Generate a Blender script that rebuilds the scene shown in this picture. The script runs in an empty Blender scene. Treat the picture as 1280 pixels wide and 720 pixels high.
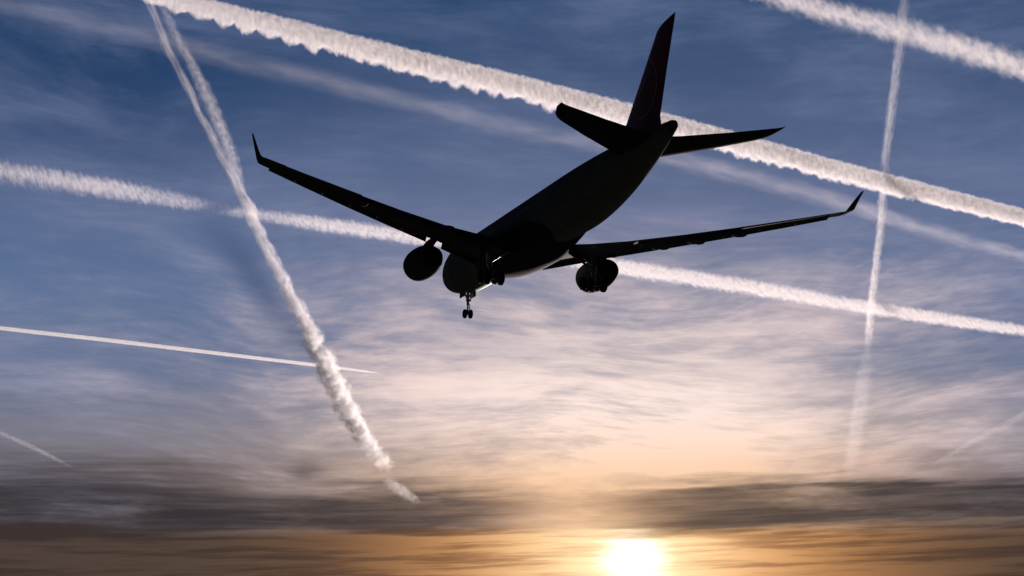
import bpy, bmesh, math, random
from mathutils import Vector, Matrix
C = bpy.context.scene
col = C.collection
R_ = math.radians

# ------------------------------------------------------------------ camera
F_PX, W_PX, H_PX = 2000.0, 1280.0, 720.0
PITCH = R_(13.0)
CAM = Vector((0, 0, 1.7))
cd = bpy.data.cameras.new('camera')
cam = bpy.data.objects.new('camera', cd); col.objects.link(cam)
cam.location = CAM
cam.rotation_euler = (R_(90) + PITCH, 0, 0)
cd.sensor_width = 36.0
cd.lens = 36.0 * F_PX / W_PX
cd.clip_start = 0.5; cd.clip_end = 2.0e6
C.camera = cam
C.view_settings.view_transform = 'Standard'
C.view_settings.look = 'None'
C.view_settings.exposure = 0.0
C.view_settings.gamma = 1.0
C.render.engine = 'CYCLES'
C.cycles.use_denoising = True
C.cycles.volume_bounces = 2
C.cycles.max_bounces = 8
C.cycles.volume_max_steps = 1024

SUN_AZ, SUN_EL = R_(4.35), R_(3.45)          # azimuth clockwise from +Y
# ------------------------------------------------------------------ node helper
class S:
    """a scalar or vector socket with arithmetic that adds nodes"""
    def __init__(s, nt, sock): s.nt, s.k = nt, sock
    def _m(s, op, *a):
        n = s.nt.nodes.new('ShaderNodeMath'); n.operation = op
        for i, v in enumerate((s,) + a):
            if isinstance(v, S): s.nt.links.new(v.k, n.inputs[i])
            else: n.inputs[i].default_value = v
        return S(s.nt, n.outputs[0])
    def __add__(s, o): return s._m('ADD', o)
    __radd__ = __add__
    def __mul__(s, o): return s._m('MULTIPLY', o)
    __rmul__ = __mul__
    def __sub__(s, o): return s._m('SUBTRACT', o)
    def __rsub__(s, o): return (s * -1.0) + o
    def __truediv__(s, o): return s._m('DIVIDE', o)
    def f(s, op, *a): return s._m(op, *a)
    def sq(s): return s * s
    def exp(s): return s._m('EXPONENT')
    def clamp(s):
        r = s._m('ADD', 0.0); r.k.node.use_clamp = True; return r
def smooth(v, a, b, lo=0.0, hi=1.0):
    n = v.nt.nodes.new('ShaderNodeMapRange'); n.interpolation_type = 'SMOOTHSTEP'
    v.nt.links.new(v.k, n.inputs[0])
    for i, x in enumerate((a, b, lo, hi)): n.inputs[i + 1].default_value = x
    return S(v.nt, n.outputs[0])
def gauss(v, c, w): return (((v - c) / w).sq() * -1.0).exp()
def vec(nt, x, y, z):
    n = nt.nodes.new('ShaderNodeCombineXYZ')
    for i, v in enumerate((x, y, z)):
        if isinstance(v, S): nt.links.new(v.k, n.inputs[i])
        else: n.inputs[i].default_value = v
    return S(nt, n.outputs[0])
def sep(nt, v):
    n = nt.nodes.new('ShaderNodeSeparateXYZ'); nt.links.new(v.k if isinstance(v, S) else v, n.inputs[0])
    return [S(nt, o) for o in n.outputs]
def noise(v, scale=1.0, detail=4.0, rough=0.55, dist=0.0, lac=2.0):
    n = v.nt.nodes.new('ShaderNodeTexNoise'); v.nt.links.new(v.k, n.inputs['Vector'])
    n.inputs['Scale'].default_value = scale; n.inputs['Detail'].default_value = detail
    n.inputs['Roughness'].default_value = rough; n.inputs['Distortion'].default_value = dist
    n.inputs['Lacunarity'].default_value = lac
    return S(v.nt, n.outputs[0])
def rgb(nt, c):
    n = nt.nodes.new('ShaderNodeRGB'); n.outputs[0].default_value = (*c, 1); return S(nt, n.outputs[0])
def mix(nt, f, a, b, mode='MIX'):
    n = nt.nodes.new('ShaderNodeMix'); n.data_type = 'RGBA'; n.blend_type = mode; n.clamp_factor = True
    if isinstance(f, S): nt.links.new(f.k, n.inputs[0])
    else: n.inputs[0].default_value = f
    for i, v in ((6, a), (7, b)):
        if isinstance(v, S): nt.links.new(v.k, n.inputs[i])
        else: n.inputs[i].default_value = (*v, 1)
    return S(nt, n.outputs[2])
def ramp(v, stops, interp='EASE'):
    n = v.nt.nodes.new('ShaderNodeValToRGB'); n.color_ramp.interpolation = interp
    e = n.color_ramp.elements
    e[0].position, e[0].color = stops[0][0], (*stops[0][1], 1)
    e[1].position, e[1].color = stops[-1][0], (*stops[-1][1], 1)
    for p, c in stops[1:-1]:
        x = e.new(p); x.color = (*c, 1)
    v.nt.links.new(v.k, n.inputs[0]); return S(v.nt, n.outputs[0])
def lin(r, g, b):
    return tuple(((c / 255 + .055) / 1.055) ** 2.4 if c > 10 else c / 255 / 12.92 for c in (r, g, b))

# ------------------------------------------------------------------ sky
def px_el(y): return PITCH + math.atan((360 - y) / F_PX)      # elevation of a row of the picture's middle
def build_sky():
    w = bpy.data.worlds.new('World'); C.world = w; w.use_nodes = True
    nt = w.node_tree; nt.nodes.clear()
    out = nt.nodes.new('ShaderNodeOutputWorld'); bg = nt.nodes.new('ShaderNodeBackground')
    nt.links.new(bg.outputs[0], out.inputs[0])
    STR = 0.1
    bg.inputs[1].default_value = STR
    K = 1.0 / STR
    sky = nt.nodes.new('ShaderNodeTexSky'); sky.sky_type = 'NISHITA'; sky.sun_disc = False
    sky.sun_elevation = SUN_EL; sky.sun_rotation = SUN_AZ
    sky.altitude = 0; sky.air_density = 1.0; sky.dust_density = 1.0; sky.ozone_density = 2.0
    nish = S(nt, sky.outputs[0])
    tc = nt.nodes.new('ShaderNodeTexCoord')
    d = S(nt, tc.outputs['Generated'])
    x, y, z = sep(nt, d)
    el = z.f('ARCSINE') * (180 / math.pi)                 # degrees
    az = x.f('ARCTAN2', y) * (180 / math.pi)              # degrees from the view axis, clockwise
    saz, sel = math.degrees(SUN_AZ), math.degrees(SUN_EL)
    daz = az - saz
    # rows of the picture as elevation in degrees
    E = lambda yy: math.degrees(px_el(yy))
    # clear air: blue falling to grey-lilac towards the horizon
    lo, hi = 0.0, 30.0
    t = (el - lo) / (hi - lo)
    P = lambda yy: (E(yy) - lo) / (hi - lo)
    base = ramp(t, [(0.0, lin(70, 54, 42)), (P(700), lin(100, 80, 66)), (P(640), lin(96, 84, 82)), (P(560), lin(114, 113, 128)),
                    (P(470), lin(92, 110, 146)), (P(380), lin(82, 107, 149)), (P(260), lin(83, 102, 142)), (P(130), lin(59, 82, 122)),
                    (P(0), lin(30, 66, 108)), (1.0, lin(18, 46, 86))], 'LINEAR')
    base = mix(nt, 1.0, base, (K, K, K), 'MULTIPLY')
    base = mix(nt, 0.06, base, nish)
    KM = lambda c: mix(nt, 1.0, c, (K, K, K), 'MULTIPLY')
    # deeper blue to the upper left, away from the sun
    c0 = mix(nt, gauss(az, -15.0, 7.0) * smooth(el, E(330), E(60)) * 0.75, base, tuple(K * q for q in lin(14, 52, 94)))
    # --- thin cirrus: streaks that drift along the horizon, gently warped so that no two run alike
    w1 = noise(vec(nt, az * 0.06, el * 0.12, 11.0), 1.0, 1, 0.5) - 0.5
    w2 = noise(vec(nt, az * 0.09, el * 0.16, 4.0), 1.0, 1, 0.5) - 0.5
    a_, e_ = az + w1 * 8.0, el + w2 * 2.6 + az * 0.03
    patch = smooth(noise(vec(nt, a_ * 0.11, e_ * 0.34, 3.1), 1.0, 5, 0.6), 0.38, 0.66)
    streak = noise(vec(nt, a_ * 0.20, e_ * 1.05, 0.7), 1.0, 9, 0.60)
    fine = noise(vec(nt, a_ * 0.62 + e_ * 0.5, e_ * 4.6 - a_ * 0.10, 5.3), 1.0, 7, 0.66)
    wisp = noise(vec(nt, az * 0.75 - el * 0.8 + w2 * 3.0, el * 2.0 - az * 0.42 + w1 * 3.0, 9.9), 1.0, 8, 0.64, 0.3)
    cir = smooth(streak, 0.36, 0.68) * 0.60 + smooth(fine, 0.36, 0.72) * 0.40
    low = smooth(el, E(160), E(500))                       # 0 high up, 1 low
    glow = gauss(daz + 0.3, 0.0, 7.6) * gauss(el, E(548), 3.7)
    glow2 = gauss(daz + 1.0, 0.0, 13.0) * gauss(el, E(520), 5.6)
    # lumpy trail's shadow on the cirrus, painted as a dark band left of it
    shade_x = az + (E(300) - el) * -0.80
    trail_shade = gauss(shade_x, -10.6, 0.75) * smooth(el, E(480), E(420)) * smooth(el, E(260), E(340))
    ccol = mix(nt, (glow2 * 1.3).clamp(), lin(128, 137, 167), lin(242, 212, 204))
    ccol = mix(nt, smooth(el, E(480), E(120)), ccol, lin(116, 129, 164))
    ccol = KM(ccol)
    amt = cir * (0.34 + low * 0.66) * (0.25 + 0.75 * patch) * 0.95 + patch * (0.20 + 0.08 * low)
    amt = amt + smooth(wisp, 0.52, 0.78) * gauss(az, 12.0, 5.5) * gauss(el, E(372), 1.5) * 0.75
    amt = amt * (1.0 - trail_shade * 0.8)
    c = mix(nt, amt.clamp(), c0, ccol)
    c = mix(nt, trail_shade * 0.52, c, tuple(K * q for q in lin(60, 80, 118)))
    # --- sunlit veil above the bank
    gcol = KM(mix(nt, smooth(el, E(640), E(500)), lin(255, 206, 160), lin(255, 232, 222)))
    gam = (glow * (0.46 + 0.80 * cir + 0.35 * patch) * 1.3).clamp()
    c = mix(nt, gam, c, gcol)
    mid = gauss(daz + 1.5, 0.0, 10.0) * gauss(el, E(440), 2.0) * smooth(streak * 0.6 + fine * 0.4, 0.42, 0.68) * 0.42
    c = mix(nt, mid, c, tuple(K * q for q in lin(226, 206, 208)))
    # --- strip of clear orange air under the bank
    ocol = mix(nt, gauss(daz, 0, 7.4), lin(80, 66, 58), lin(250, 172, 100))
    ocol = KM(mix(nt, gauss(daz + .4, 0, 3.8), ocol, lin(255, 226, 174)))
    c = mix(nt, smooth(el, E(648), E(676)), c, ocol)
    # --- dark stratus bank: long streaks, stretched along the horizon
    bw = noise(vec(nt, az * 0.10, el * 0.45, 1.7), 1.0, 4, 0.5)
    bs = noise(vec(nt, az * 0.11 + w1 * 1.2, el * 1.7 - az * 0.05 + w2 * 1.0, 8.2), 1.0, 8, 0.58)
    bf = noise(vec(nt, az * 0.22 + w1 * 1.5, el * 5.0 - az * 0.14 + w2 * 2.0, 2.2), 1.0, 7, 0.62)
    eb = el + (bw - 0.5) * 1.5 + (bs - 0.5) * 2.0 - az * 0.012
    tex = smooth(bs * 0.55 + bf * 0.45, 0.36, 0.62)
    thin = gauss(daz + 2.3, 0, 2.2) * 0.70 + gauss(az, -9.2, 2.4) * gauss(el, E(606), .5) * 0.85
    core = smooth(eb, E(594), E(618)) * smooth(eb, E(680), E(660)) * (1.0 - thin.f('MINIMUM', 0.9)) * (0.78 + 0.22 * tex) * smooth(noise(vec(nt, az * .16, el * .9, 21.0), 1.0, 5, .6), .33, .52, .68, 1.0)
    upper = smooth(eb, E(556), E(590)) * smooth(eb, E(634), E(614)) * (0.20 + 0.80 * smooth(az, -6.5, -12.0) + 0.3 * smooth(az, 8.0, 15.0)) * (0.25 + 0.75 * tex) * 0.85 * (1.0 - gauss(daz, 0, 6.0) * .55)
    puff = gauss(az + (bf - .5) * 1.2, -7.4, 0.75) * gauss(el + (bs - .5) * .8, E(592), 0.40) * 0.70
    lowst = smooth(el, E(655), E(668)) * smooth(bs * 0.45 + bf * 0.55, 0.44, 0.57) * 0.85 * (1.0 - gauss(daz, 0, 2.6) * .8)
    bcol = mix(nt, gauss(daz, 0, 8.5), lin(54, 50, 55), lin(92, 78, 70))
    bcol = mix(nt, gauss(daz + 2.0, 0, 2.6), bcol, lin(160, 122, 96))
    ucol = mix(nt, gauss(daz, 0, 9.0), lin(76, 68, 72), lin(200, 156, 134))
    lcol = mix(nt, gauss(daz, 0, 7.0), lin(62, 50, 46), lin(176, 118, 70))
    c = mix(nt, upper.clamp(), c, KM(ucol))
    c = mix(nt, puff.clamp(), c, tuple(K * q for q in lin(86, 78, 82)))
    c = mix(nt, core.clamp(), c, KM(bcol))
    c = mix(nt, lowst.clamp(), c, KM(lcol))
    # --- the sun behind thin cloud
    e2 = el - sel
    rr = ((daz * .80).sq() + (e2 * 1.1).sq()).f('SQRT') + (bf - 0.5) * 1.1 + (bs - .5) * .7
    r2 = ((daz * .50).sq() + (e2 * 1.05).sq()).f('SQRT') + (bf - 0.5) * 0.6
    keep = 1.0 - (core * 1.1).clamp()
    disc = smooth(rr, 1.30, 0.0) * keep
    halo = (r2 * -0.95).exp() * keep
    c = mix(nt, disc, c, tuple(1.7 * K * q for q in (1.0, 0.95, 0.82)))
    hal = mix(nt, halo.clamp(), (0, 0, 0), tuple(0.68 * K * q for q in (1.0, 0.68, 0.40)))
    c = mix(nt, 1.0, c, hal, 'ADD')
    # --- evening: sky away from the sun dimmed extra to keep the airliner in silhouette; under the horizon it is earth-dark
    dotp = x * math.sin(SUN_AZ) + y * math.cos(SUN_AZ)
    dark = smooth(dotp, 0.90, 0.45, 1.0, 0.02)
    dark = dark * smooth(el, -1.0, 1.5, 0.08, 1.0)
    dn = nt.nodes.new('ShaderNodeVectorMath'); dn.operation = 'SCALE'
    nt.links.new(c.k, dn.inputs[0]); nt.links.new(dark.k, dn.inputs['Scale'])
    nt.links.new(dn.outputs[0], bg.inputs[0])
build_sky()

sl = bpy.data.lights.new('sun', 'SUN'); sl.energy = 4.8; sl.angle = R_(0.5); sl.color = (1.0, 0.83, 0.78)
sun = bpy.data.objects.new('sun', sl); col.objects.link(sun)
sd = Vector((math.sin(SUN_AZ) * math.cos(SUN_EL), math.cos(SUN_AZ) * math.cos(SUN_EL), math.sin(SUN_EL)))
sun.rotation_euler = sd.to_track_quat('Z', 'Y').to_euler()

# ------------------------------------------------------------------ helpers
def link(name, me, mat=None, parent=None, smooth_=True):
    o = bpy.data.objects.new(name, me); col.objects.link(o)
    if mat: me.materials.append(mat)
    if parent is not None: o.parent = parent
    if smooth_:
        for p in me.polygons: p.use_smooth = True
    return o
def mesh(name, vs, fs):
    me = bpy.data.meshes.new(name); me.from_pydata([tuple(v) for v in vs], [], fs)
    bm = bmesh.new(); bm.from_mesh(me)
    bmesh.ops.recalc_face_normals(bm, faces=bm.faces); bm.to_mesh(me); bm.free()
    return me
def loft(rings, cap=True):
    n = len(rings[0]); vs = [p for r in rings for p in r]; fs = []
    for i in range(len(rings) - 1):
        for j in range(n):
            k = (j + 1) % n
            fs.append((i * n + j, i * n + k, (i + 1) * n + k, (i + 1) * n + j))
    if cap:
        fs.append(tuple(range(n))[::-1]); fs.append(tuple(range((len(rings) - 1) * n, len(rings) * n)))
    return vs, fs
def lofted(name, rings, mat, parent, cap=True, sharp=None):
    vs, fs = loft(rings, cap); o = link(name, mesh(name, vs, fs), mat, parent)
    if sharp:
        o.data.set_sharp_from_angle(angle=R_(sharp))
    return o
def join_lofts(name, parts, mat, parent, sharp=40):
    vs, fs = [], []
    for v, f in parts:
        b = len(vs); vs += list(v); fs += [tuple(i + b for i in q) for q in f]
    o = link(name, mesh(name, vs, fs), mat, parent); o.data.set_sharp_from_angle(angle=R_(sharp)); return o
def tube(a, b, r0, r1=None, n=12):
    a, b = Vector(a), Vector(b); r1 = r0 if r1 is None else r1
    q = (b - a).to_track_quat('Z', 'Y')
    ring = lambda c, r: [c + q @ Vector((r * math.cos(t * 2 * math.pi / n), r * math.sin(t * 2 * math.pi / n), 0)) for t in range(n)]
    return loft([ring(a, r0), ring(b, r1)])
def wheel_loft(c, r, w, n=20):
    """tyre: a rounded disc about the y axis"""
    c = Vector(c); prof = [(-w / 2, r * .55), (-w / 2, r * .82), (-w * .36, r * .96), (0, r), (w * .36, r * .96), (w / 2, r * .82), (w / 2, r * .55)]
    return loft([[c + Vector((rr * math.cos(t * 2 * math.pi / n), dy, rr * math.sin(t * 2 * math.pi / n))) for t in range(n)] for dy, rr in prof])
def box(c, s):
    x, y, z = c; a, b, d = s[0] / 2, s[1] / 2, s[2] / 2
    return loft([[(x - a, y - b, z + k), (x + a, y - b, z + k), (x + a, y + b, z + k), (x - a, y + b, z + k)] for k in (-d, d)])

def paint(name, base, rough=0.35, metal=0.0, var=0.12, scale=0.6, spec=0.3):
    m = bpy.data.materials.new(name); m.use_nodes = True; nt = m.node_tree
    b = nt.nodes['Principled BSDF']; b.inputs['Roughness'].default_value = rough; b.inputs['Metallic'].default_value = metal; b.inputs['Specular IOR Level'].default_value = spec
    if spec < .12: b.inputs['IOR'].default_value = 1.08            # matt, weathered paint
    tc = nt.nodes.new('ShaderNodeTexCoord'); p = S(nt, tc.outputs['Object'])
    n = noise(p, scale, 5, 0.6)
    k = mix(nt, smooth(n, 0.35, 0.7), base, tuple(c * (1 - var * 2) for c in base))
    nt.links.new(k.k, b.inputs['Base Color'])
    return m
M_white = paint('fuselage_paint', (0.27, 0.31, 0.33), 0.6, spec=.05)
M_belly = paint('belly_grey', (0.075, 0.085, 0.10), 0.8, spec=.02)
M_wing = paint('wing_grey', (0.13, 0.14, 0.16), 0.7, spec=.03)
M_slat = paint('slat_grey', (0.18, 0.18, 0.19), 0.7, spec=.04)
M_red = paint('fin_red', (0.30, 0.012, 0.03), 0.5, spec=.15)
M_mark = paint('emblem_paint', (0.80, 0.74, 0.74), 0.5, spec=.1)
M_nac = paint('nacelle_paint', (0.15, 0.155, 0.17), 0.8, spec=.03)
M_dark = paint('exhaust_metal', (0.06, 0.055, 0.05), 0.5, 0.6)
M_steel = paint('gear_steel', (0.35, 0.35, 0.36), 0.4, 0.5)
M_tyre = paint('tyre_rubber', (0.02, 0.02, 0.02), 0.8)

# ------------------------------------------------------------------ ground
def build_ground():
    bm = bmesh.new(); bmesh.ops.create_grid(bm, x_segments=40, y_segments=40, size=300000.0)
    me = bpy.data.meshes.new('ground'); bm.to_mesh(me); bm.free()
    m = bpy.data.materials.new('ground_field'); m.use_nodes = True; nt = m.node_tree
    b = nt.nodes['Principled BSDF']; b.inputs['Roughness'].default_value = 0.95
    p = S(nt, nt.nodes.new('ShaderNodeTexCoord').outputs['Object'])
    k = mix(nt, smooth(noise(p, 0.004, 8, 0.6), 0.35, 0.65), (0.035, 0.05, 0.02), (0.075, 0.065, 0.04))
    nt.links.new(k.k, b.inputs['Base Color'])
    o = link('ground', me, m, None, False); o['kind'] = 'structure'
build_ground()

# ------------------------------------------------------------------ airliner
# frame: x forward (nose at 0), y to port, z up, metres
air = bpy.data.objects.new('airliner', None); col.objects.link(air)
Rm = Matrix(((-0.31361644837252445, -0.9494866319576903, 0.010948015520863368),
             (0.9481490464412369, -0.31375902828763474, -0.050681928737691395),
             (0.05155685252977435, -0.005514336010853688, 0.9986548367957684)))
air.matrix_world = Matrix.Translation(Vector((-6.951191686650744, 183.48381735024776, 43.58602422158204)) + CAM) @ Rm.to_4x4()
air['label'] = 'dark twin-engined airliner descending with wheels down, red fin and upturned wingtips'
air['category'] = 'airliner'

def ellipse(x, zt, zb, hw, n=72, yc=0.0):
    zc, h = (zt + zb) / 2, (zt - zb) / 2
    return [Vector((x, yc + hw * math.cos(2 * math.pi * i / n), zc + h * math.sin(2 * math.pi * i / n))) for i in range(n)]
RF = 2.82
def fus_ring(x):
    s = -x
    nose_ = min(1.0, s / 8.2)
    g = math.sqrt(max(0.0, 1 - (1 - nose_) ** 2.0)) ** 1.05
    zt, zb, hw = RF, -RF, RF * g
    if s < 8.2:
        zt = -0.9 + (RF + 0.9) * (math.sqrt(max(0, 1 - (1 - nose_) ** 2)) ** 1.25)
        zb = -0.9 - (RF - 0.9) * (math.sqrt(max(0, 1 - (1 - nose_) ** 2)) ** 0.95)
    T0, T1 = 42.0, 63.5
    if s > T0:
        t = (s - T0) / (T1 - T0)
        zt = RF - 0.72 * t ** 2.2
        zb = -RF + (1.05 + RF) * (t ** 1.55)
        hw = RF - (RF - 0.42) * (t ** 1.75)
    return zt, zb, hw
xs = [0.02, 0.12, 0.3, 0.6, 1.0, 1.5, 2.2, 3, 4, 5, 6, 7, 8.2] + [8.2 + i * 3.38 for i in range(1, 11)] + [42 + 21.5 * i / 16 for i in range(1, 17)]
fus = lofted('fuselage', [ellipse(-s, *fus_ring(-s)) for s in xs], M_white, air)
zt, zb, hw = fus_ring(-63.5)
lofted('exhaust_cone', [ellipse(-63.45, zt - .03, zb + .03, hw - .03, 24), ellipse(-63.95, zt - .14, zb + .12, hw - .12, 24), ellipse(-63.7, zt - .2, zb + .2, hw - .2, 24)], M_dark, fus)
# cabin windows: small panes along each side, one mesh per side shared by the copies
for s in (1, -1):
    th = math.asin(0.55 / RF); n_ = Vector((0, s * math.cos(th), math.sin(th))); up = Vector((0, -s * math.sin(th), math.cos(th)))
    q = [n_ * .004 + Vector((.12 * math.cos(a), 0, 0)) + up * .18 * math.sin(a) for a in [k * math.pi / 5 for k in range(10)]]
    vs, fs = loft([[p - n_ * .03 for p in q], q])
    w0 = link('cabin_window', mesh('cabin_window', vs, fs), M_dark, fus, False); w0.location = Vector((-9.5, 0, 0)) + n_ * RF
    for i in range(1, 39):
        w1 = w0.copy(); col.objects.link(w1); w1.parent = fus; w1.location = Vector((-9.5 - i * .83, 0, 0)) + n_ * RF
# wing-body fairing: a full, square-shouldered belly
rings = []
for x, hw, zb in ((-15.5, 1.6, -2.35), (-16.2, 2.1, -2.65), (-17.2, 2.55, -2.95), (-18.6, 2.95, -3.2), (-20.5, 3.3, -3.42), (-23, 3.5, -3.55), (-26, 3.58, -3.6), (-29, 3.55, -3.58), (-31.2, 3.4, -3.5),
                  (-33, 3.1, -3.3), (-35, 2.85, -3.05), (-37, 2.6, -2.8), (-39, 2.3, -2.5), (-40.5, 1.9, -2.2)):
    r = []
    for k in range(48):
        a = 2 * math.pi * k / 48; c_, s_ = math.cos(a), math.sin(a); e_ = 0.72
        r.append(Vector((x, hw * math.copysign(abs(c_) ** e_, c_), -1.0 + (-1.0 - zb if s_ < 0 else .5) * math.copysign(abs(s_) ** e_, s_))))
    rings.append(r)
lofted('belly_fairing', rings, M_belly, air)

def naca(t):  # half thickness at chord fraction t for unit thickness
    return 5 * (0.2969 * math.sqrt(t) - 0.1260 * t - 0.3516 * t * t + 0.2843 * t ** 3 - 0.1036 * t ** 4)
CF = [0, .006, .02, .05, .1, .17, .26, .37, .5, .63, .78, .9, 1.0]
def section(le, chord, th, tw, c0=0.0, c1=1.0, camber=0.02, up=Vector((0, 0, 1))):
    """closed airfoil ring between chord fractions; le is a Vector, chord runs aft (-x)"""
    cf = sorted(set([c0, c1] + [c for c in CF if c0 < c < c1]))
    f = lambda c: camber * 4 * c * (1 - c)
    top = [(c, f(c) + naca(c) * th) for c in cf]; bot = [(c, f(c) - naca(c) * th * 0.85) for c in cf]
    ring = top + bot[::-1][(0 if c1 < .999 or True else 1):-1 if c0 == 0 else None]
    ct, st = math.cos(tw), math.sin(tw)
    return [le + Vector((-(c * ct + z * st) * chord, 0, 0)) + up * ((z * ct - c * st) * chord) for c, z in ring]
# wing stations: y, x of leading edge, chord, z, thickness, twist(deg)
WST = [(1.5, -20.6, 12.9, -1.85, .145, 3.6), (2.8, -21.5, 12.0, -1.78, .145, 3.4), (6.0, -23.55, 9.75, -1.50, .13, 3.0), (9.6, -25.9, 7.55, -1.08, .115, 2.4),
       (15.0, -29.4, 6.0, -0.42, .108, 1.8), (20.0, -32.65, 4.75, 0.27, .104, 1.2), (25.0, -35.9, 3.55, 1.03, .10, .6), (29.0, -38.5, 2.6, 1.68, .10, 0)]
def wst(y):
    for a, b in zip(WST, WST[1:]):
        if y <= b[0]:
            t = (y - a[0]) / (b[0] - a[0]); return [p + (q - p) * t for p, q in zip(a, b)]
    return list(WST[-1])
def wpoint(y, c, dz=0.0):
    _, x, ch, z, th, tw = wst(y)
    return Vector((x - c * ch, y, z - c * ch * math.sin(R_(tw)) + dz))
def wsec(y, c0=0, c1=1):
    _, x, ch, z, th, tw = wst(y)
    return section(Vector((x, y, z)), ch, th, R_(tw), c0, c1)
def flip(rings, s): return [[Vector((p.x, p.y * s, p.z)) for p in r] for r in rings]
def flipp(part, s): return ([Vector((p[0], p[1] * s, p[2])) for p in part[0]], part[1])
CUT = 0.77
def movable(y0, y1, defl, back, down, n=4):
    """trailing-edge surface: flap or aileron, rotated about its nose and shifted"""
    rings = []
    for i in range(n + 1):
        y = y0 + (y1 - y0) * i / n
        _, x, ch, z, th, tw = wst(y)
        h = wpoint(y, CUT + .012) + Vector((-back * ch, 0, 0.012 * ch - down * ch))
        L = ch * (1 - CUT) * 1.04; a = R_(defl)
        pr = [(0, .0), (.03, .075), (.12, .12), (.3, .125), (.6, .075), (1, .008), (1, -.008), (.6, -.045), (.3, -.075), (.1, -.07), (.03, -.05)]
        rings.append([h + Vector((-(c * math.cos(a) + q * math.sin(a)) * L, 0, (q * math.cos(a) - c * math.sin(a)) * L)) for c, q in pr])
    return rings
def slat(y0, y1, n=3):
    rings = []
    for i in range(n + 1):
        y = y0 + (y1 - y0) * i / n
        _, x, ch, z, th, tw = wst(y)
        th2 = th * 1.12
        up = [(c, naca(c) * th2 + .02 * 4 * c * (1 - c)) for c in (.15, .1, .05, .02, .005)]
        dn = [(0, 0), (.006, -naca(.006) * th2 * .85), (.03, -naca(.03) * th2 * .85)]
        inn = [(.035, -.012), (.022, .0), (.03, .02), (.06, .034), (.1, naca(.1) * th2 * .86 + .007)]
        o = Vector((x, y, z)); a = R_(-20); px, pz = .15, naca(.15) * th
        ring = []
        for c, q in up + dn + inn:
            cc, qq = c - px, q - pz
            c2, q2 = cc * math.cos(a) - qq * math.sin(a) * -1 * -1, qq * math.cos(a) + cc * math.sin(a) * -1
            ring.append(o + Vector((-(c2 + px - .055) * ch, 0, (q2 + pz - .012) * ch)))
        rings.append(ring)
    return rings
def canoe(y, L, r, tilt):
    """flap track fairing under the trailing edge"""
    p0 = wpoint(y, .52, -0.10 * wst(y)[2] * .5); rings = []
    N = 14
    for i in range(N + 1):
        t = i / N; rr = r * max(.02, math.sin(math.pi * min(1, t * 1.0)) ** .6 * (1 - .25 * t))
        zz = -0.42 * math.sin(math.pi * t * .6) - max(0, t - .5) * L * math.tan(R_(tilt))
        rings.append([p0 + Vector((-t * L, rr * .62 * math.cos(a), zz + rr * 1.15 * math.sin(a))) for a in [2 * math.pi * k / 14 for k in range(14)]])
    return rings
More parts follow.
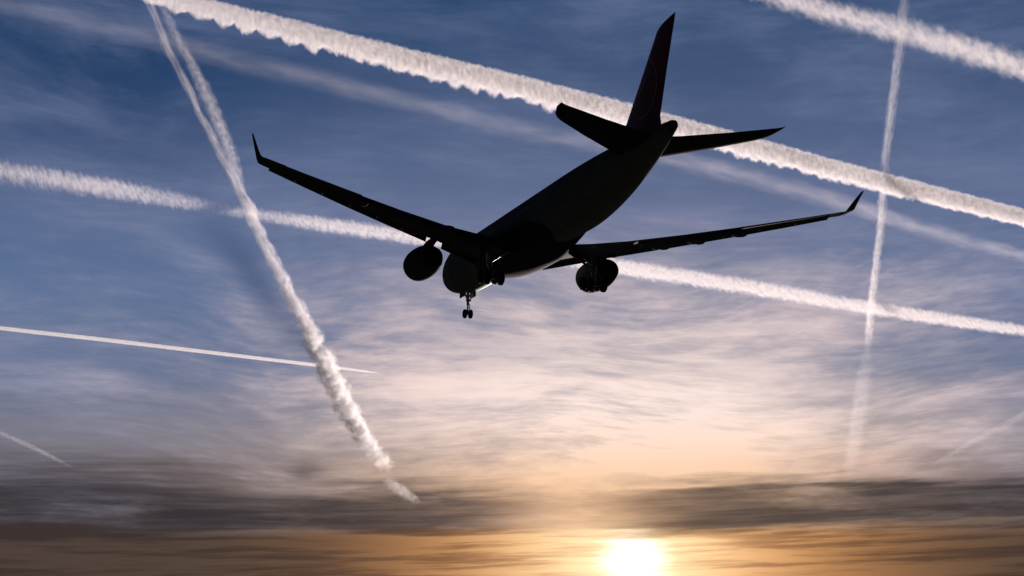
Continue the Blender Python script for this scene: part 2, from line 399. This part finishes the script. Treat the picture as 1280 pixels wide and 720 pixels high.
for s in (1, -1):
    ys = [1.5, 2.8, 4.4, 6, 7.8, 9.6, 12.3, 15, 17.5, 20, 22.5, 25, 27, 29]
    wing = lofted('wing', flip([wsec(y, 0, CUT) for y in ys], s), M_wing, air, sharp=50)
    # fixed trailing edge between the movables
    for a, b in ((27.2, 29.0), (9.5, 10.0)):
        lofted('fixed_trailing_edge', flip([wsec(y, CUT + .001, 1) for y in (a, b)], s), M_wing, wing, sharp=50)
    lofted('inner_flap', flip(movable(3.0, 9.4, 27, .03, .02), s), M_wing, wing, sharp=50)
    lofted('outer_flap', flip(movable(10.05, 19.4, 27, .035, .02), s), M_wing, wing, sharp=50)
    for a, b in ((19.5, 23.2), (23.25, 27.1)):
        lofted('aileron', flip(movable(a, b, 9, -.005, .0), s), M_wing, wing, sharp=50)
    for a, b in ((3.7, 8.4), (10.4, 13.38), (13.4, 16.48), (16.5, 19.58), (19.6, 22.68), (22.7, 25.68), (25.7, 28.4)):
        lofted('slat', flip(slat(a, b), s), M_slat, wing, sharp=50)
    for y, L, r, tl in ((7.3, 5.2, .52, 12), (12.0, 4.8, .46, 14), (15.3, 4.2, .42, 14), (19.2, 3.8, .38, 10)):
        lofted('flap_track_fairing', flip([*canoe(y, L, r, tl)], s), M_wing, wing)
    # winglet: curves up from the tip
    wl = []
    for yy, xx, ch, zz, cant in ((29.0, -38.5, 2.6, 1.68, 8), (29.5, -38.85, 2.35, 1.78, 14), (29.68, -39.2, 2.0, 1.95, 45), (29.85, -39.6, 1.65, 2.3, 60), (30.2, -40.35, 1.1, 3.1, 62), (30.5, -41.1, .6, 3.75, 62)):
        upv = Vector((0, -math.sin(R_(cant)), math.cos(R_(cant))))
        wl.append(section(Vector((xx, yy, zz)), ch, .10, 0, 0, 1, .01, upv))
    lofted('winglet', flip(wl, s), M_wing, wing, sharp=50)
    # engine
    ec = Vector((-19.5, 9.55, -2.85)); tilt = R_(1.5)
    eng = lambda prof, n=36: [[ec + Vector((-x * math.cos(tilt), r * math.cos(2 * math.pi * k / n) , r * math.sin(2 * math.pi * k / n) - x * math.sin(tilt) * .3)) for k in range(n)] for x, r in prof]
    nac = lofted('engine', flip(eng([(.35, 1.18), (.1, 1.26), (0, 1.36), (.08, 1.47), (.4, 1.58), (1.2, 1.68), (2.2, 1.70), (3.4, 1.66), (4.6, 1.48), (5.6, 1.24), (6.1, 1.10), (6.05, 1.06), (5.2, 1.1)]), s), M_nac, air, cap=False)
    lofted('intake_fan', flip(eng([(.9, 1.16), (.95, 1.16), (.96, .4), (.55, .16), (.4, .02)]), s), M_dark, nac)
    lofted('exhaust_nozzle', flip(eng([(5.0, .95), (6.0, .86), (6.7, .66), (6.65, .62), (5.8, .6)]), s), M_dark, nac)
    lofted('exhaust_plug', flip(eng([(5.2, .62), (6.0, .55), (6.7, .36), (7.4, .05)]), s), M_dark, nac)
    py = []
    for k, (x0, x1, z0) in enumerate(((-19.5, -25.2, -1.75), (-20.3, -27.4, -1.3), (-22.8, -29.6, -.95), (-25.6, -30.6, -1.25 + .1))):
        yy = 9.37
        hw_ = .34
        py.append([Vector((x0, yy, z0)), Vector((x0 - .9, yy + hw_, z0)), Vector((x0 * .45 + x1 * .55, yy + hw_, z0)), Vector((x1, yy, z0)), Vector((x0 * .45 + x1 * .55, yy - hw_, z0)), Vector((x0 - .9, yy - hw_, z0))])
    lofted('pylon', flip(py, s), M_nac, nac)
    # tailplane
    hs = [section(Vector((x, y, z)), ch, th, R_(-3), 0, 1, -.005) for y, x, ch, z, th in ((.6, -54.9, 6.6, .95, .11), (1.6, -55.6, 6.1, 1.05, .11), (5.6, -58.5, 4.5, 1.50, .10), (8.6, -60.75, 3.2, 1.92, .10), (9.1, -61.25, 2.85, 2.0, .095), (9.5, -61.9, 2.3, 2.1, .09), (9.85, -63.2, 1.1, 2.27, .07))]
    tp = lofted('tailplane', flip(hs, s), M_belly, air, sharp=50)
    # elevator is the aft third
# fin
FIN = [(1.7, -51.2, 10.2, .11), (2.6, -52.3, 8.9, .11), (3.2, -52.9, 8.2, .105), (6.8, -56.7, 5.8, .10), (10.5, -60.55, 3.55, .09), (10.85, -61.15, 3.1, .085)]
def finring(z, x, ch, th):
    return [Vector((p.x, (p.z - 0), z)) for p in section(Vector((x, 0, 0)), ch, th, 0, 0, 1, 0)]
fr = []
for z, x, ch, th in FIN:
    r = section(Vector((x, 0, 0)), ch, th, 0, 0, 1, 0)
    fr.append([Vector((p.x, p.z, z + (0.0 if z < 10.8 else 0.35 * (-(p.x - x) / ch - .5)))) for p in r])
fin = lofted('fin', fr, M_red, air, sharp=50)
def finhalf(x, z):
    for a, b in zip(FIN, FIN[1:]):
        if a[0] <= z <= b[0]:
            t = (z - a[0]) / (b[0] - a[0]); z_, xl, ch, th = [p + (q - p) * t for p, q in zip(a, b)]
            c = (xl - x) / ch
            return naca(c) * th * ch if .015 < c < .99 else None
    return None
def emblem_mesh(name, polys, s):
    vs, fs, ix = [], [], {}
    for q in polys:
        h = [finhalf(x, z) for x, z in q]
        if any(k is None for k in h): continue
        f = []
        for (x, z), k in zip(q, h):
            key = (round(x, 4), round(z, 4))
            if key not in ix: ix[key] = len(vs); vs.append(Vector((x, s * (k * (1.0 if s > 0 else .85) + .02), z)))
            f.append(ix[key])
        fs.append(tuple(f))
    return mesh(name, vs, fs)
cx, cz, r0, r1 = -58.15, 6.3, 2.5, 2.66
ringp, stroke = [], []
for k in range(72):
    a, b = 2 * math.pi * k / 72, 2 * math.pi * ((k + 1) % 72) / 72
    ringp.append([(cx + r * math.cos(t), cz + r * math.sin(t)) for r, t in ((r0, a), (r1, a), (r1, b), (r0, b))])
for k in range(16):   # swept wing-like stroke inside the ring
    a, b = k / 16, (k + 1) / 16
    f = lambda t: (cx + 1.2 - 2.2 * t, cz - .5 + 1.5 * t ** 1.5); g = lambda t: .06 + .4 * math.sin(math.pi * t) ** 1.3
    (xa, za), (xb, zb2) = f(a), f(b)
    stroke.append([(xa, za - g(a) / 2), (xa, za + g(a) / 2), (xb, zb2 + g(b) / 2), (xb, zb2 - g(b) / 2)])
for s in (1, -1):
    link('emblem_ring', emblem_mesh('emblem_ring', ringp, s), M_mark, fin)
    link('emblem_bird', emblem_mesh('emblem_bird', stroke, s), M_mark, fin)
# nose gear
ng = join_lofts('nose_gear', [tube((-6.3, 0, -2.4), (-6.3, 0, -4.2), .16), tube((-6.3, 0, -4.2), (-6.3, 0, -5.25), .10), tube((-6.3, -.42, -5.25), (-6.3, .42, -5.25), .09),
                              tube((-6.3, 0, -3.7), (-4.6, 0, -2.5), .09), tube((-6.3, 0, -3.6), (-6.3, .45, -2.6), .06), tube((-6.3, 0, -3.6), (-6.3, -.45, -2.6), .06),
                              box((-6.55, 0, -3.72), (.25, .55, .22)), tube((-6.9, 0, -4.2), (-7.1, 0, -4.7), .05), tube((-7.1, 0, -4.7), (-6.8, 0, -5.2), .05)], M_steel, air)
for y in (.33, -.33):
    w = join_lofts('wheel', [wheel_loft((-6.3, y, -5.25), .53, .36)], M_tyre, ng)
    join_lofts('rim', [tube((-6.3, y - .17, -5.25), (-6.3, y + .17, -5.25), .28)], M_steel, ng)
for s in (1, -1):
    d = box((-6.2, s * .62, -2.95), (2.2, .05, .75)); join_lofts('gear_door', [d], M_white, ng)
# main gear: leg, braces, four-wheel bogie
for s in (1, -1):
    L = lambda x, y, z: (x, y * s, z)
    top, bot = L(-31.6, 5.6, -1.9), L(-32.0, 5.34, -5.85)
    mg = join_lofts('main_gear', [tube(top, L(-31.85, 5.42, -4.6), .30), tube(L(-31.85, 5.42, -4.6), bot, .2), tube(L(-31.8, 5.45, -4.3), L(-31.4, 2.9, -2.6), .12),
                                  tube(L(-31.4, 2.9, -2.6), L(-31.6, 5.4, -2.4), .10), tube(L(-31.8, 5.45, -4.0), L(-29.3, 5.0, -2.2), .12),
                                  tube(L(-31.0, 5.34, -5.6), L(-33.0, 5.34, -6.05), .17), tube(L(-31.0, 4.75, -5.6), L(-31.0, 5.95, -5.6), .12),
                                  tube(L(-33.0, 4.75, -6.05), L(-33.0, 5.95, -6.05), .12), tube(L(-32.3, 5.38, -4.9), L(-32.5, 5.36, -5.4), .07)], M_steel, air)
    for wx, wz in ((-31.0, -5.6), (-33.0, -6.05)):
        for wy in (4.64, 6.04):
            w = join_lofts('wheel', [wheel_loft(L(wx, wy, wz), .69, .46)], M_tyre, mg)
            join_lofts('rim', [tube(L(wx, wy - .21, wz), L(wx, wy + .21, wz), .36)], M_steel, mg)
    join_lofts('gear_door', [box(L(-31.4, 6.05, -3.0), (1.5, .06, 1.7))], M_belly, mg)

# ------------------------------------------------------------------ contrails: real volumes of ice cloud, several kilometres up
def sky_point(px, py, alt):
    d = Vector(((px - 640) / F_PX, 1.0, (360 - py) / F_PX))
    d = Vector((d.x, d.y * math.cos(PITCH) - d.z * math.sin(PITCH), d.y * math.sin(PITCH) + d.z * math.cos(PITCH)))
    return CAM + d * ((alt - CAM.z) / d.z)
def curve_node(t, pts):
    n = t.nt.nodes.new('ShaderNodeFloatCurve'); t.nt.links.new(t.k, n.inputs['Value'])
    cv = n.mapping.curves[0]
    cv.points[0].location = pts[0]; cv.points[-1].location = pts[-1]
    for p in pts[1:-1]: cv.points.new(*p)
    for p in cv.points: p.handle_type = 'AUTO_CLAMPED'
    n.mapping.update(); return S(t.nt, n.outputs[0])
def trail(name, pts, alt, tau, seed=0.0, amp=0.7, feat=0.5, stretch=1.6, soft=0.35, lobes=0.0, lobe_len=1.3, flat=1.0, g=0.45, slant=0.0,
          tint=(1, 1, 1), wob=0.0, step=0.16, rag=0.0, amp_end=None, fine=0.25):
    """pts: (px, py, width px, density) of the trail's middle, laid on a level sheet at altitude alt"""
    P = [sky_point(p[0], p[1], alt) for p in pts]
    o0, o1 = P[0], P[-1]
    ax = (o1 - o0); L = ax.length; ax.normalize(); ay = Vector((-ax.y, ax.x, 0)).normalized()
    s_ = [(p - o0).dot(ax) for p in P]; off = [(p - o0).dot(ay) for p in P]
    rad = [p[2] / 2 * (q - CAM).length / F_PX for p, q in zip(pts, P)]
    Rm_ = max(rad); Om = max(1.0, max(abs(k) for k in off)); rmean = sum(rad) / len(rad)
    def interp(a, t):
        for i in range(len(s_) - 1):
            if t <= s_[i + 1]:
                k = (t - s_[i]) / (s_[i + 1] - s_[i]); k = k * k * (3 - 2 * k) * .3 + k * .7; return a[i] + (a[i + 1] - a[i]) * k
        return a[-1]
    # hull
    rng = random.Random(int(seed * 10) + 5); N = int(min(260, max(60, L / (rmean * 1.2)))); rings = []
    for i in range(N + 1):
        t = L * i / N; r = interp(rad, t) * (1.12 + .3 * wob); oo = interp(off, t)
        zlo = 1.0 + lobes
        rings.append([Vector((t, oo + r * math.cos(a), (r * math.sin(a) * flat) * (zlo if math.sin(a) < 0 else 1.0))) for a in [2 * math.pi * k / 14 for k in range(14)]])
    vs, fs = loft(rings); me = mesh(name, vs, fs)
    m = bpy.data.materials.new(name + '_ice'); m.use_nodes = True; nt = m.node_tree; nt.nodes.clear()
    out = nt.nodes.new('ShaderNodeOutputMaterial'); vol = nt.nodes.new('ShaderNodeVolumeScatter')
    nt.links.new(vol.outputs[0], out.inputs['Volume'])
    vol.inputs['Color'].default_value = (*tint, 1); vol.inputs['Anisotropy'].default_value = g
    p = S(nt, nt.nodes.new('ShaderNodeTexCoord').outputs['Object'])
    x, y, z = sep(nt, p)
    t = x / L
    T = [k / L for k in s_]
    oc = (curve_node(t, [(a, .5 + .5 * b / Om) for a, b in zip(T, off)]) * 2.0 - 1.0) * Om
    rc = curve_node(t, [(a, b / Rm_) for a, b in zip(T, rad)]) * Rm_
    dc = curve_node(t, [(a, p_[3]) for a, p_ in zip(T, pts)])
    if wob:
        wv = noise(vec(nt, x / (rmean * 7), seed, 0.3), 1.0, 2, .5)
        oc = oc + (wv - .5) * rc * (2 * wob)
    yy, zz = (y - oc) / rc, z / (rc * flat)
    xr = x / rc if False else x / rmean
    if lobes:
        lb = noise(vec(nt, xr / lobe_len + slant * zz, yy * .4, seed + 4), 1.0, 1, .4)
        ph = (xr / lobe_len * 2.2 + lb * 3.4).f('SINE').f('ABSOLUTE')
        lv = smooth(noise(vec(nt, xr / 4.0, .7, seed), 1.0, 3, .6), .30, .65, .15, 1.0) * smooth(t, 0.35, 0.75, 1.0, .45)
        zz = zz / (1.0 + lobes * lv * ph.f('POWER', .6) * smooth(zz, 0.1, -0.5))
    r = (yy.sq() + zz.sq()).f('SQRT')
    q = vec(nt, xr / stretch + zz * slant, yy + seed * 3.1, zz + seed)
    n1 = noise(q, 1.0 / feat, 5, .62, .3)
    A = amp if amp_end is None else (t * (amp_end - amp) + amp)
    e = 1.0 - r + (n1 - .55) * A
    dens = smooth(e, 0.0, soft)
    if fine:
        n2 = noise(vec(nt, xr / stretch * 1.3 + zz * slant * 1.5, yy * 1.3 - seed, zz * 1.3 + 2.2), 1.0 / (feat * .8), 4, .6)
        dens = dens * smooth(n2, .36, .62, 1.0 - fine, 1.0 + fine)
    if rag:
        n3 = noise(vec(nt, xr / 5.0, seed + 9, .5), 1.0, 3, .6)
        dens = dens * smooth(n3, .35, .6, 1 - rag, 1)
    dens = dens * dc * (tau / (2 * rmean))
    nt.links.new(dens.k, vol.inputs['Density'])
    o = link(name, me, m, None, False)
    M4 = Matrix((ax, ay, Vector((0, 0, 1)))).transposed().to_4x4(); M4.translation = o0
    o.matrix_world = M4
    dims = (max(v.x for v in vs) - min(v.x for v in vs), max(v.y for v in vs) - min(v.y for v in vs), max(v.z for v in vs) - min(v.z for v in vs))
    want = rmean * step; auto = sum(dims) / 3 / 10
    m.cycles.volume_step_rate = max(.001, want / auto)
    print(name, 'L', round(L), 'rad', round(rmean), 'dist', round((P[0] - CAM).length), round((P[-1] - CAM).length), 'rate', m.cycles.volume_step_rate, 'off', round(Om))
    return o
GRP = 'contrails crossing the evening sky'
def tagc(o, label): o['label'] = label; o['category'] = 'contrail'; o['group'] = GRP

c1 = trail('contrail', [(90, -26, 22, 1), (240, 4, 24, 1), (480, 66, 29, 1), (700, 120, 30, 1), (900, 172, 27, 1), (1100, 226, 25, 1), (1330, 284, 21, 1)], 9000, 2.1, 1.0,
           amp=.8, feat=.6, stretch=.7, lobes=1.0, lobe_len=1.45, slant=.3, fine=.65, soft=.3, rag=.15)
tagc(c1, 'bright thick contrail with a lobed lower edge passing behind the airliner\'s tail fin')
c2 = trail('contrail', [(930, -16, 26, 1), (1010, 8, 36, 1), (1140, 42, 42, 1), (1240, 72, 40, 1), (1330, 98, 38, 1)], 9300, 1.25, 2.0, amp=1.9, feat=.75, stretch=.5, slant=1.2, soft=.9, fine=.9, rag=.35)
tagc(c2, 'wide feathery contrail cut off by the top right corner of the sky')
c4 = trail('contrail', [(-40, 208, 32, .45), (80, 227, 34, .5), (180, 243, 30, .45), (248, 256, 24, .36), (268, 260, 22, .24), (290, 263, 22, .32), (340, 271, 22, .55), (450, 287, 25, .8), (600, 308, 22, .9), (790, 336, 26, 1.), (960, 363, 24, 1), (1120, 390, 21, 1), (1330, 420, 17, 1)], 8800, 1.5, 3.0,
           amp=1.5, feat=.75, stretch=.5, slant=1.1, fine=.9, soft=.7, rag=.35)
tagc(c4, 'long contrail passing behind the airliner\'s wings and engines, ragged at one end')
c3 = bpy.data.objects.new('contrail', None); col.objects.link(c3); c3.location = sky_point(190, 0, 9050)
tagc(c3, 'steep lumpy contrail drifting apart beside the upturned left wingtip')
def child(o):
    mw = o.matrix_world.copy(); o.parent = c3; o.matrix_parent_inverse = Matrix.Identity(4); o.matrix_local = Matrix.Translation(-c3.location) @ mw
a3 = trail('trail_strand', [(174, -30, 12, 1.), (193, 20, 13, 1.), (224, 90, 13, 1.), (259, 160, 13, 1.), (291, 225, 16, 1), (318, 275, 20, 1), (350, 345, 22, 1), (384, 412, 27, 1), (408, 462, 32, 1), (430, 505, 31, .9), (456, 550, 27, .7), (488, 584, 20, .1)], 9050, .48, 4.0,
           amp=1.2, amp_end=2.8, feat=.85, stretch=6, soft=.45, wob=.8, fine=.8, step=.22, rag=.55)
b3 = trail('trail_strand', [(190, -30, 12, .5), (211, 25, 15, .5), (239, 80, 19, .5), (267, 140, 24, .45), (290, 195, 19, .45), (305, 240, 8, .2)], 9050, .25, 5.0, amp=1.5, feat=.6, stretch=5, soft=.7, fine=.8)
d3 = trail('trail_strand', [(480, 599, 12, .2), (493, 607, 20, .8), (506, 616, 19, .8), (526, 628, 10, .1)], 9050, .10, 5.5, amp=1.8, feat=.8, stretch=4, soft=.7)
for o in (a3, b3, d3): child(o)
c5 = trail('contrail', [(1134, -30, 16, .8), (1124, 60, 17, .9), (1113, 150, 15, .9), (1104, 235, 14, 1.), (1100, 290, 14, 1.), (1094, 345, 14, 1.), (1088, 400, 15, .8), (1086, 424, 14, .2), (1083, 450, 20, .03), (1077, 490, 30, .045), (1069, 545, 28, .035), (1060, 592, 20, .01)], 9100, .34, 6.0,
           amp=1.4, feat=.6, stretch=5, soft=.6, fine=.7, wob=.3)
tagc(c5, 'steep thin contrail right of the airliner, crossing three slanting ones and fading below')
c6 = trail('contrail', [(-60, 0, 34, .7), (120, 30, 40, .8), (300, 76, 42, .8), (450, 112, 38, .8), (620, 155, 34, .8), (760, 182, 34, .8), (900, 212, 36, .9), (1040, 250, 32, 1.2), (1160, 288, 28, 1.5), (1330, 334, 22, 1.5)], 9800, .20, 7.0,
           amp=1.0, feat=.8, stretch=5, soft=1.0, fine=.5, step=.25, rag=.35)
tagc(c6, 'faint old contrail spread into a pale blurred band beneath the bright lobed one')
c7 = trail('contrail', [(-30, 406, 6, 1), (0, 410, 6, 1), (150, 427, 6, 1), (300, 445, 5.5, 1), (400, 457, 5, 1), (440, 462, 4, 1), (472, 466, 2, .6)], 10400, 1.5, 8.0, amp=.3, feat=.8, stretch=3, soft=.5, fine=.2, step=.3)
tagc(c7, 'fresh needle-thin white contrail ending in a point in the left half of the sky')
c8 = trail('contrail', [(-30, 528, 7, .6), (0, 541, 8, .8), (40, 559, 8, .8), (88, 583, 5, .2)], 9900, .07, 9.0, fine=.15, amp=.6, feat=1.2, stretch=5, soft=.7, step=.25)
tagc(c8, 'short faint contrail low at the left edge, just above the dark cloud bank')
c9 = trail('contrail', [(1330, 490, 14, .6), (1270, 524, 14, .6), (1220, 550, 12, .6), (1160, 584, 6, .1)], 9700, .06, 10.0, fine=.15, amp=.7, feat=1.2, stretch=5, soft=.8, step=.25)
tagc(c9, 'short faint contrail low at the right edge, just above the dark cloud bank')
